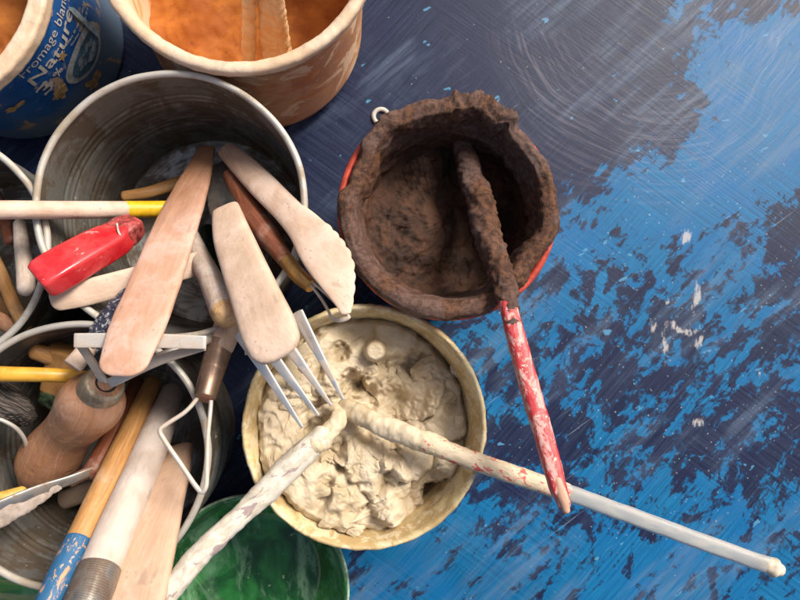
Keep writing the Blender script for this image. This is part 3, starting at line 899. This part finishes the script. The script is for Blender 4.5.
# ------------------------------------------------------------------ green bowls
def green_bowl(px, py, rpx, h, label, pale=False):
    c = at(px, py, h); R = rpx*ps(h)
    n = NT('scratched_green_plastic'); ob = n.tc.outputs['Object']
    x = n.noise(ob, 22, 4, .6, .8)
    c0 = n.mix(n.step(x, .42, .58), (.006, .060, .013), (.026, .185, .038))
    y = n.noise(n.mapv(ob, (60, 18, 20), rot=(0, 0, -.2)), 1, 7, .72, .6)
    c0 = n.mix(n.step(y, .50, .66, 0, .55), c0, (.26, .44, .27))
    z = n.noise(n.mapv(ob, (150, 120, 120), loc=(3, 3, 3)), 1, 6, .7, .6)
    c0 = n.mix(n.step(z, .64, .69, 0, .6), c0, (.52, .58, .46))
    if pale:
        q = n.noise(n.mapv(ob, (14, 190, 20), rot=(0, 0, .25)), 1, 5, .6, .5)
        c0 = n.mix(n.step(q, .45, .58, 0, .75), c0, (.27, .28, .12))
    mt = n.fin(c0, .24, normal=n.bump(y, .0004, .7), Specular_IOR_Level=.6)
    t = thing('green_bowl', (c.x, c.y, 0), label, 'bowl', 'green plastic bowls')
    prof = [(.0005, .0006), (R*.62, .0006), (R*.70, .004), (R*.90, h*.55), (R-.002, h-.003), (R-.0006, h-.002), (R, h-.0008), (R-.0006, h), (R-.0018, h-.0004), (R-.003, h-.003),
            (R*.86, h*.52), (R*.66, .008), (R*.55, .005), (.0005, .0045)]
    lathe('body', (c.x, c.y), resample(prof, .002), mt, t, 160)
    rr = m_plain('light_green_worn_edge', (.30, .42, .26), .4, 0, .3, 90)
    rim = [(R+.0001+.0009*math.cos(a), h-.0004+.0009*math.sin(a)) for a in [2*math.pi*k/10 for k in range(11)]]
    lathe('rim', (c.x, c.y), rim, rr, t, 160, close=False)
green_bowl(252, 592, 93, .042, 'dark green glossy bowl with white scratches, below the cream pot')
green_bowl(5, 686, 112, .036, 'green bowl streaked with pale brown, under the lower left tin can at the photo corner', True)

# ------------------------------------------------------------------ sticks in the clay pots
mw = m_coat('white_clay_coated_stick', (.52, .46, .36), (.61, .56, .48), (.30, .22, .22), .15, .6, fs=(75, 130))
t = thing('brush', at(160, 604, .118), 'stick crusted in white clay with purple grey blotches, leaning out of the cream pot', 'brush')
sweep('handle', [(158, 606, .120, 11, .85), (205, 549, .113, 11, .85), (240, 516, .108, 10.4, .85), (268, 489, .104, 12, .85), (300, 457, .099, 12.6, .9), (322, 437, .096, 11.2, .9)], mw, t, 24, 120, 2.2,
      disp=lambda v, tt, a: .0005*fr(v, 150, 4)+.0007*max(0, fr(v, 60, 2)), caps=('cut', 'round'))
sweep('clay_clump', [(308, 450, .0978, 11.5, .9), (324, 436, .0955, 10.5, .95), (337, 421, .0905, 8.5, 1), (338, 411, .086, 6.5, 1), (329, 408, .083, 5.5, 1), (320, 412, .079, 5, 1)], CLAY, t, 26, 90,
      disp=lambda v, tt, a: .0017*fr(v, 95, 4, .7)*sstep(0, .15, tt+.05))

t = thing('brush', at(345, 408, .085), 'long red-flecked stick with milky clear plastic handle, leaning out of the cream pot', 'brush')
sweep('clay_clump', [(343, 404, .083, 5, 1), (352, 411, .086, 8.5, .95), (378, 424, .0915, 10.8, .9), (405, 434, .0955, 10.6, .9), (430, 444, .098, 10.2, .9), (448, 451, .0987, 9.0, .9)], CLAY, t, 26, 110,
      disp=lambda v, tt, a: .0015*fr(v, 90, 4, .7))
mr_ = m_coat('cream_stick_with_red_flecks', (.54, .43, .29), (.62, .50, .35), (.55, .045, .045), .17, .55, fs=(130, 220))
sweep('handle', [(425, 442, .098, 9.2, .9), (480, 463, .1010, 9.4, .9), (530, 480, .1035, 9.2, .9), (566, 492, .1050, 8.8, .9)], mr_, t, 24, 90, 2.2,
      disp=lambda v, tt, a: .0003*fr(v, 200, 4))
n = NT('milky_clear_plastic'); ob = n.tc.outputs['Object']
x = n.noise(n.mapv(n.tc.outputs['UV'], (70, 240, 1)), 1, 5, .6, .5)
c0 = n.mix(n.step(x, .40, .62), (.56, .56, .54), (.70, .67, .61))
y = n.noise(n.mapv(ob, loc=(1, 1, 2)), 150, 2, .5)
c0 = n.mix(n.step(y, .79, .80), c0, (.7, .05, .05))
clear = n.fin(c0, n.step(x, .35, .6, .38, .55), normal=n.bump(x, .0005, .6), Transmission_Weight=.55, IOR=1.35, Subsurface_Weight=.3, Subsurface_Scale=.004)
sweep('clear_handle', [(558, 489, .1048, 8.2, .8), (640, 519, .1105, 8.3, .8), (700, 541, .1145, 8.3, .8), (750, 559, .118, 8.2, .8), (774, 567, .1195, 8.5, .8)], clear, t, 24, 80, 2.6,
      disp=lambda v, tt, a: .0002*fr(v, 120, 3))
sweep('end_cap', [(768, 565, .1192, 8.5, .9), (775, 568, .1197, 9.8, .9), (779, 569.5, .120, 6.5, .9)], m_plain('yellowed_plastic_tip', (.66, .55, .42), .4, 0, .15), t, 20, 20, 2.2)

t = thing('brush', at(468, 150, .075), 'chipped red painted stick caked in dark clay, leaning out of the dark pot', 'brush')
mred = m_coat('chipped_red_paint', (.46, .035, .04), (.58, .34, .30), (.66, .52, .44), .13, .42, coatamt=.44)
sweep('handle', [(503, 290, .1120, 7.0, .9), (511, 318, .118, 9.0, .9), (527, 378, .127, 9.8, .9), (545, 440, .136, 9.6, .9), (558, 487, .1425, 8.6, .85), (564, 504, .144, 6.5, .8)], mred, t, 24, 120, 3.2,
      disp=lambda v, tt, a: .00025*fr(v, 220, 4))
sweep('bare_tip', [(557, 480, .1424, 6.0, 1.1), (562, 497, .1442, 6.4, 1.1), (566, 510, .1455, 4, 1)], m_wood('raw_chipped_wood', (.66, .42, .30), (.45, .22, .14), dustamt=.3), t, 18, 24, 2.2)
sweep('clay_clump', [(462, 146, .076, 10, 1), (469, 170, .083, 12, 1), (480, 200, .090, 14, 1), (487, 232, .098, 13.5, 1), (497, 262, .106, 12.5, 1), (506, 292, .1138, 10.8, .95), (511, 312, .1172, 9.2, .95), (513, 322, .119, 8.4, .95)],
      DCLAY, t, 32, 150, disp=lambda v, tt, a: .0020*fr(v, 110, 5, .7)+.0008*fr(v, 500, 3))

# small ring behind the dark pot
c = at(381, 116, .002)
o = lathe('ring', (c.x, c.y), [(.0052+.0016*math.cos(a), .0012+.0012*math.sin(a)) for a in [2*math.pi*k/10 for k in range(11)]], m_plain('pale_plastic', (.50, .47, .42), .5), None, 48, close=False)
tag(o, 'small pale ring lying on the table just behind the dark clay pot', 'ring')

# ------------------------------------------------------------------ tools in the top can
G = 'wooden tools standing in the upper tin can'
# broad pinkish spatula
def spat_disp(v, tt, a): return .00025*fr(v, 60, 3)
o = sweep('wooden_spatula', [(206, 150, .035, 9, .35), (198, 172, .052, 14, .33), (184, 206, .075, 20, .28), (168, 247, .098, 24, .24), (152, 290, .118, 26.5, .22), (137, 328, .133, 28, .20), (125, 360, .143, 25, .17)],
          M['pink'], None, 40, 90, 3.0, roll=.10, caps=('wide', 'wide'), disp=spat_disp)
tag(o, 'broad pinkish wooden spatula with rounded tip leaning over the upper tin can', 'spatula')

# serrated wooden knife
def serr(tt, x):
    k = 1.0
    if x < 0:
        if tt > .66: k = 1+(.07+.10*(tt-.66))*abs(math.sin((tt-.66)*math.pi*24))
    return k
S = [(226, 150, .050, 9, .5), (240, 163, .062, 12, .45), (262, 185, .080, 14, .40), (287, 210, .097, 14.5, .36), (305, 228, .108, 18, .28), (319, 247, .117, 22, .22), (331, 266, .124, 22, .19), (339, 286, .130, 16, .20), (344, 303, .134, 9, .26), (346, 313, .136, 5, .35)]
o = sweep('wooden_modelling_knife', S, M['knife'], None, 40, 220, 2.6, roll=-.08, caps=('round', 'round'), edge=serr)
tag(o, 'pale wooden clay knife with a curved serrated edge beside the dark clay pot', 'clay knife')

# broad pale handle with dark steel blade
t = thing('scraper', at(222, 170, .03), 'scraper with broad pale wooden handle above the fork and dark steel blade', 'scraper')
sweep('handle', [(226, 210, .077, 14, .45), (232, 235, .092, 19, .45), (243, 265, .108, 22, .42), (256, 298, .124, 25, .40), (268, 328, .137, 28, .36), (274, 342, .141, 27, .33)],
      M['cream'], t, 40, 90, 3.4, roll=.05, caps=('cut', 'wide'))
sweep('blade', [(216, 165, .045, 12, .08), (220, 180, .056, 15, .07), (225, 205, .073, 17, .07), (229, 222, .083, 15, .07)], M['darksteel'], t, 20, 30, 4, caps=('round', 'cut'))

# red-brown ribbon tool
t = thing('ribbon_tool', at(232, 182, .05), 'slender ribbon tool with red brown handle, brass ferrule and small wire loop', 'ribbon tool')
sweep('handle', [(230, 176, .055, 7, 1), (238, 190, .063, 9.5, 1), (252, 213, .075, 12, 1), (268, 236, .087, 12, 1), (280, 252, .096, 9.5, 1), (291, 267, .103, 7.5, 1)], M['brown'], t, 24, 70)
sweep('ferrule', [(287, 261, .101, 7.8, 1), (298, 275, .109, 8.2, 1), (311, 286, .115, 7.0, 1)], M['brass'], t, 24, 20, caps=('cut', 'cut'))
sweep('wire_loop', [(307, 281, .115, 1.4, 1), (320, 297, .120, 1.5, 1), (329, 312, .125, 1.5, 1), (331, 317, .127, 1.5, 1), (337, 320, .128, 2.4, .5), (345, 319, .128, 2.4, .5), (349, 317, .128, 1.8, .8), (340, 308, .126, 1.4, 1), (326, 294, .121, 1.4, 1), (312, 282, .116, 1.4, 1)],
      M['steel_wire'], t, 10, 120)

# pale dowel with sawn end
t = thing('dowel', at(192, 240, .05), 'pale dowel with a raw tan sawn end beside the broad scraper handle', 'dowel')
sweep('shaft', [(190, 236, .060, 9, 1), (200, 258, .076, 10.5, 1), (211, 280, .090, 12, 1), (219, 298, .100, 13.5, 1), (224, 309, .105, 14.5, 1)], M['grey'], t, 28, 60, caps=('round', 'cut'))
sweep('sawn_end', [(223.5, 308.5, .1050, 13.6, 1), (226.5, 314.5, .1085, 13.4, 1)], M['cut'], t, 28, 10, caps=('cut', 'round'), disp=lambda v, tt, a: .0006*fr(v, 400, 3))
# loop tool with copper ferrule
t = thing('loop_tool', at(243, 270, .07), 'loop tool with copper ferrule and angular wire loop hanging over the lower can', 'loop tool')
sweep('handle', [(246, 262, .070, 11, 1), (240, 290, .080, 12.5, 1), (231, 318, .091, 14.5, 1), (222, 345, .0985, 12.5, 1)], M['pale'], t, 24, 50)
sweep('ferrule', [(221, 342, .0975, 13.4, 1), (214, 366, .102, 12.4, 1), (205, 397, .109, 10.6, 1)], M['copper'], t, 32, 30, caps=('cut', 'cut'))
sweep('plug', [(207, 391, .1075, 9.2, 1), (204.3, 398.5, .1098, 9.0, 1)], M['brown'], t, 24, 8, caps=('cut', 'cut'))
sweep('wire_loop', [(200, 392, .109, 2.2, 1), (196, 400, .110, 2.2, 1), (185, 412, .112, 2.2, 1), (167, 424, .114, 2.3, 1), (160, 430, .115, 2.4, 1), (163, 438, .115, 2.4, 1), (180, 463, .117, 2.4, 1), (195, 485, .119, 2.4, 1), (202, 492, .120, 2.5, 1), (206, 486, .120, 2.5, 1),
                    (207, 465, .118, 2.3, 1), (208, 435, .115, 2.2, 1), (211, 402, .110, 2.2, 1), (210, 392, .108, 2.2, 1)], M['steel_wire'], t, 12, 200)

# metal fork under the scraper
t = thing('fork', at(236, 230, .05), 'steel table fork smeared with clay, its four tines over the cream pot', 'fork')
sweep('handle', [(225, 215, .052, 8, .25), (236, 255, .076, 8, .25), (252, 300, .100, 8, .28), (262, 326, .110, 9, .28)], M['steel'], t, 16, 40, 3)
sweep('head', [(260, 320, .108, 9, .28), (264, 330, .111, 18, .12), (270, 338, .113, 27, .08), (272, 343, .114, 29, .07)], M['fork'], t, 24, 40, 4, caps=('round', 'cut'), roll=.0)
for tip, root in (((302, 427), (240, 333)), ((318, 415), (260, 340)), ((331, 405), (280, 335)), ((343, 399), (297, 313))):
    mx, my = (tip[0]+root[0])/2, (tip[1]+root[1])/2
    sweep('tine', [(root[0], root[1], .1135, 7.0, .22), (mx*.5+root[0]*.5, my*.5+root[1]*.5, .1155, 5.7, .28), (mx, my, .1165, 4.4, .36), (tip[0], tip[1], .1140, 1.6, .6)], M['fork'], t, 16, 50, 3.2, roll=.12)

# pencil-like stick with yellow end
t = thing('stick', at(-40, 211, .114), 'round pale stick with a bright yellow painted end, lying across the two left cans', 'stick')
sweep('shaft', [(-60, 212, .1335, 9.4, 1), (0, 210, .1165, 9.3, 1), (60, 210, .0980, 8.9, 1), (128, 209.5, .0755, 8.3, 1)], M['pale'], t, 22, 60)
sweep('painted_end', [(127, 209.5, .0758, 8.5, 1), (150, 209.3, .0680, 8.3, 1), (174, 209, .0600, 8.1, 1)], m_plain('yellow_paint', (.72, .42, .015), .35, 0, .06, 200), t, 22, 30)

# red plastic handle
t = thing('red_handle', at(130, 225, .095), 'scuffed glossy red plastic tool handle over the rim of the upper can', 'tool handle')
n = NT('scuffed_red_plastic'); ob = n.tc.outputs['Object']
x = n.noise(ob, 90, 5, .6, .4)
c0 = n.mix(n.step(x, .35, .65), (.50, .014, .02), (.64, .045, .05))
y = n.noise(n.mapv(ob, loc=(3, 1, 1)), 105, 6, .68, 1.)
c0 = n.mix(n.step(y, .60, .64, 0, .75), c0, (.68, .40, .36))
mrp = n.fin(c0, n.step(y, .4, .6, .25, .5), normal=n.bump(x, .0002, .6), Coat_Weight=.3)
sweep('body', [(120, 234, .0875, 15.5, .72), (112, 240, .092, 17, .72), (88, 253, .103, 18.5, .70), (60, 269, .113, 19.5, .68), (45, 278, .117, 19, .66), (40, 281, .118, 17.5, .60)], mrp, t, 48, 70, 6.5, roll=.42, caps=('cut', 'cut'))
sweep('shank', [(132, 226, .080, 4, 1), (122, 234, .088, 5, 1)], M['steel'], t, 16, 10)
sweep('shoulder', [(136, 224, .0815, 11, .8), (128, 229, .0850, 14.5, .78), (118, 236, .0890, 15.3, .75)], m_plain('dark_scuffed_red', (.34, .05, .045), .4, 0, .3, 260, .8), t, 40, 20, 5, roll=.42, caps=('cut', 'cut'))
sweep('seam', [(117, 224, .0945, 1.0, 1), (119, 233, .0990, 1.0, 1), (126, 243, .0940, 1.0, 1)], m_plain('seam_dust', (.66, .50, .42), .6), t, 8, 20)

# flat pale stick below it
o = sweep('wooden_stick', [(205, 262, .078, 12, .3), (165, 272, .087, 12.5, .3), (120, 284, .097, 13, .3), (80, 294, .1045, 13, .28), (60, 298, .1075, 12.5, .25)], M['cream'], None, 28, 60, 3.2, roll=-.3, caps=('cut', 'wide'))
tag(o, 'flat pale wooden stick with rounded end just under the red handle', 'wooden stick')
o = sweep('wooden_stick', [(124, 196, .030, 5, .6), (150, 192, .028, 6, .6), (185, 180, .020, 6, .6)], M['ochre'], None, 16, 30)
tag(o, 'short thin wooden stick deep in the upper can behind the yellow-ended stick', 'wooden stick')
# a green-handled brush deep between the tools
o = sweep('paintbrush', [(208, 232, .030, 8, 1), (212, 258, .050, 8, 1), (222, 285, .068, 7.5, 1)], m_plain('dark_green_lacquer', (.01, .05, .02), .3, 0, .2), None, 20, 30)
tag(o, 'dark green lacquered handle half hidden behind the scraper and the sawn dowel', 'paintbrush')

# ------------------------------------------------------------------ tools in the lower can
# trimming tool with turned handle
t = thing('trimming_tool', at(50, 470, .045), 'trimming tool with pear-shaped turned wooden handle and flat triangular steel band', 'trimming tool')
sweep('handle', [(42, 474, .052, 21, 1), (47, 464, .058, 28, 1), (55, 451, .066, 28, 1), (68, 432, .077, 24, 1), (80, 418, .086, 27, 1), (89, 406, .092, 31, 1), (96, 397, .098, 29, 1), (101, 389, .102, 21, 1)], M['tan'], t, 40, 80, caps=('round', 'round'))
sweep('ferrule', [(95, 396, .0985, 21.5, 1), (102, 387, .1045, 21, 1), (105, 384, .107, 19.5, 1)], m_metal('dull_brassy_ring', (.40, .34, .25), (.22, .16, .10), .5, .4, .6), t, 40, 20, caps=('cut', 'cut'))
ct = at(107, 382, .1105)
sweep('socket', [(104, 385.5, .1055, 10.5, 1), (106.3, 382.8, .1092, 10.3, 1)], m_plain('dark_socket', (.02, .015, .01), .8), t, 28, 6, caps=('cut', 'cut'))
sweep('band', [(106, 385, .108, 3.6, .7), (92, 362, .1200, 3.8, .7), (79, 342, .1302, 4.2, .7)], M['steel_wire'], t, 24, 30, 6, caps=('cut', 'cut'))
sweep('band', [(75, 340.5, .1322, 7.2, .30), (140, 340.5, .1325, 7.2, .30), (206, 342.5, .1325, 6.6, .30)], M['steel_wire'], t, 28, 40, 7, caps=('cut', 'cut'))
sweep('band', [(204, 346.5, .1300, 4.2, .45), (160, 360, .121, 5.0, .45), (109, 383.5, .1085, 5.0, .5)], M['steel_wire'], t, 24, 40, 6, caps=('cut', 'cut'))
o = sweep('steel_strip', [(140, 368, .112, 5, .4), (165, 356, .114, 6, .35), (198, 344, .108, 5, .35), (226, 330, .0950, 4, .35)], M['steel'], None, 16, 50, 3)
tag(o, 'narrow steel strip running from the trimming band up to the copper ferrule', 'steel strip')
# sticks
t = thing('brush', at(150, 378, .02), 'orange brown stick with chipped blue painted end leaning in the lower can', 'brush')
sweep('shaft', [(152, 384, .030, 8, 1), (138, 415, .055, 10, 1), (118, 458, .080, 11.5, 1), (98, 500, .098, 12.2, 1), (77, 544, .114, 12.5, 1)], M['ochre'], t, 24, 70)
mb_ = m_coat('chipped_blue_paint', (.55, .30, .15), (.02, .11, .24), (.60, .42, .28), .12, .45, coatamt=.56)
sweep('painted_end', [(79, 540, .1128, 12.8, 1), (68, 562, .121, 13, 1), (54, 592, .131, 13.2, 1), (46, 610, .136, 13, 1)], mb_, t, 24, 50, caps=('cut', 'round'))
t = thing('rolling_stick', at(168, 390, .02), 'thick whitish round stick with a ribbed metal collar in the lower can', 'stick')
sweep('shaft', [(172, 394, .028, 11, 1), (158, 430, .060, 15, 1), (140, 475, .085, 17, 1), (118, 525, .106, 18.5, 1), (98, 572, .122, 19, 1)], M['white'], t, 28, 80)
sweep('ribbed_collar', [(100, 568, .1208, 20, 1), (93, 586, .127, 20.5, 1), (82, 612, .135, 21, 1)], M['steel'], t, 32, 140, disp=lambda v, tt, a: .0003*math.sin(tt*120), caps=('cut', 'cut'))
o = sweep('wooden_paddle', [(178, 452, .058, 15, .4), (172, 468, .072, 19, .36), (160, 500, .090, 24, .30), (148, 540, .106, 29, .26), (134, 590, .122, 33, .24), (126, 622, .130, 34, .22)], M['beige'], None, 36, 70, 3, roll=.12, caps=('wide', 'wide'))
tag(o, 'wide flat beige wooden paddle leaning in the lower can', 'paddle')
o = sweep('wooden_stick', [(137, 384, .020, 7, 1), (124, 412, .045, 9, 1), (108, 445, .066, 10, 1), (94, 470, .078, 10, 1)], M['brown'], None, 20, 40)
tag(o, 'dark red brown stick in shade beside the pear-shaped handle', 'wooden stick')
o = sweep('pencil', [(-50, 372, .1075, 8, 1), (0, 374, .1055, 7.6, 1), (50, 375, .0985, 7, 1), (84, 377, .091, 6.5, 1)], m_plain('orange_yellow_lacquer', (.62, .32, .03), .35, 0, .1, 100, .5), None, 6*3, 50, 2)
tag(o, 'orange yellow lacquered pencil lying over the left side of the lower can', 'pencil')
t = thing('brush', at(125, 320, .1), 'short round stick with dark glittery blue wrapping beneath the pinkish spatula', 'brush')
sweep('pale_end', [(73, 366, .112, 9.5, 1), (84, 353, .109, 9, 1), (95, 340, .106, 8.5, 1)], M['pale'], t, 22, 20, caps=('cut', 'round'))
n = NT('crackled_dark_blue_foil'); ob = n.tc.outputs['Object']
x = n.noise(ob, 330, 6, .75, 1.5)
mfoil = n.fin(n.mix(n.step(x, .52, .60), (.008, .012, .04), (.45, .44, .46)), .3, normal=n.bump(x, .001, 1.))
sweep('wrapping', [(92, 345, .107, 9, 1), (106, 328, .103, 12.5, 1), (122, 308, .098, 13, 1), (138, 290, .090, 10, 1)], mfoil, t, 24, 60, disp=lambda v, tt, a: .0008*fr(v, 200, 3))
t = thing('wooden_block', at(60, 400, .03), 'dusty brown wooden block with green painted foot under the orange yellow pencil', 'wooden block')
sweep('body', [(66, 350, .070, 17, .6), (64, 372, .064, 17, .6), (60, 392, .058, 17, .6)], M['ochre'], t, 24, 20, 5, caps=('cut', 'cut'))
sweep('painted_foot', [(60.5, 391, .0585, 16.6, .62), (57, 404, .054, 16, .62)], m_plain('worn_green_paint', (.05, .10, .04), .5, 0, .4, 200, .8), t, 24, 10, 5, caps=('cut', 'cut'))
o = sweep('wooden_stick', [(36, 352, .076, 8, .8), (52, 357, .070, 9, .8), (64, 362, .064, 8, .8)], M['ochre'], None, 16, 20)
tag(o, 'stubby brown stick end touching the wooden block in the lower can', 'wooden stick')
# bristle brush
t = thing('bristle_brush', at(2, 420, .07), 'black bristle brush with a pale wire edge in the lower can', 'brush')
n = NT('black_bristles'); uv = n.tc.outputs['UV']
x = n.noise(n.mapv(uv, (40, 1400, 1)), 1, 4, .7)
mbr = n.fin(n.mix(n.step(x, .42, .66), (.012, .010, .009), (.22, .17, .14)), .7, normal=n.bump(x, .001, 1.))
sweep('bristles', [(-14, 392, .094, 15, .5), (0, 400, .090, 17, .5), (16, 410, .086, 15, .5), (27, 420, .080, 9, .5)], mbr, t, 60, 40, 2.5, disp=lambda v, tt, a: .0008*math.sin(a*33)+.0006*fr(v, 300, 3))
sweep('wire_edge', [(-14, 416, .093, 2, 1), (4, 421, .090, 2, 1), (18, 430, .085, 2, 1), (26, 444, .078, 2, 1), (27, 470, .066, 2, 1)], M['galvrim'], t, 10, 50)
# palette knife with crust
t = thing('palette_knife', at(-20, 520, .1), 'steel palette knife caked with grey clay over the rim of the lower can', 'palette knife')
sweep('blade', [(-30, 520, .112, 6, .35), (0, 506, .108, 6, .3), (40, 490, .098, 6, .3), (70, 480, .089, 5, .3), (100, 468, .080, 4, .3)], M['steel'], t, 16, 50, 3, roll=.35)
sweep('clay_crust', [(-30, 530, .110, 12, .4), (0, 514, .107, 12, .35), (22, 505, .102, 10, .35), (42, 494, .097, 7, .35), (60, 486, .092, 4, .35)], m_clay('dried_grey_clay', (.34, .27, .22), (.44, .37, .32), (.20, .15, .12), .85, .2, 140, .5), t, 20, 60, disp=lambda v, tt, a: .0011*fr(v, 260, 4))
sweep('stained_tip', [(70, 482, .087, 6, .3), (85, 474, .084, 6, .3), (100, 467, .079, 4, .3)], m_plain('rust_stain', (.20, .09, .05), .6, .3, .3), t, 12, 16, 3, roll=.35)
o = sweep('wooden_stick', [(-20, 505, .098, 8, .8), (2, 499, .096, 7.5, .8), (22, 493, .092, 6.5, .8)], m_plain('yellow_ochre_lacquer', (.60, .36, .07), .4, 0, .12), None, 16, 20)
tag(o, 'stub of a yellow ochre stick showing just above the palette knife', 'wooden stick')
o = sweep('wooden_stick', [(64, 500, .020, 9, .7), (76, 496, .026, 9, .7), (92, 488, .034, 8, .7)], M['cream'], None, 16, 20, caps=('cut', 'round'))
tag(o, 'short pale stick end deep in the lower can below the pear-shaped handle', 'wooden stick')

# ------------------------------------------------------------------ tools in the left can
for secs, mat_, lab in (
    ([(26, 288, .094, 8.2, 1), (25, 268, .086, 8, 1), (22, 246, .076, 7, 1), (20, 225, .062, 6, 1)], M['grey'], 'rounded greyish stick end showing inside the rim of the left edge can'),
    ([(-20, 232, .030, 6, .8), (-2, 268, .050, 6.5, .8), (14, 304, .070, 7, .8), (25, 326, .080, 7, .8)], M['ochre'], 'slim orange brown stick slanting down inside the left edge can'),
    ([(-30, 305, .050, 7, .7), (-5, 318, .062, 8, .7), (22, 332, .075, 8, .7)], M['tan'], 'thick tan stick lowest inside the left edge can'),
    ([(-30, 285, .030, 7, .7), (-8, 296, .038, 7, .7), (12, 312, .046, 7, .7)], M['ochre'], 'short brown stick behind the thick tan stick in the left edge can'),
    ([(-20, 170, .03, 6, .8), (0, 205, .04, 6, .8), (10, 240, .05, 6, .8)], M['brown'], 'dark brown stick standing in shade in the left edge can')):
    o = sweep('wooden_stick', secs, mat_, None, 20, 40)
    tag(o, lab, 'wooden stick')
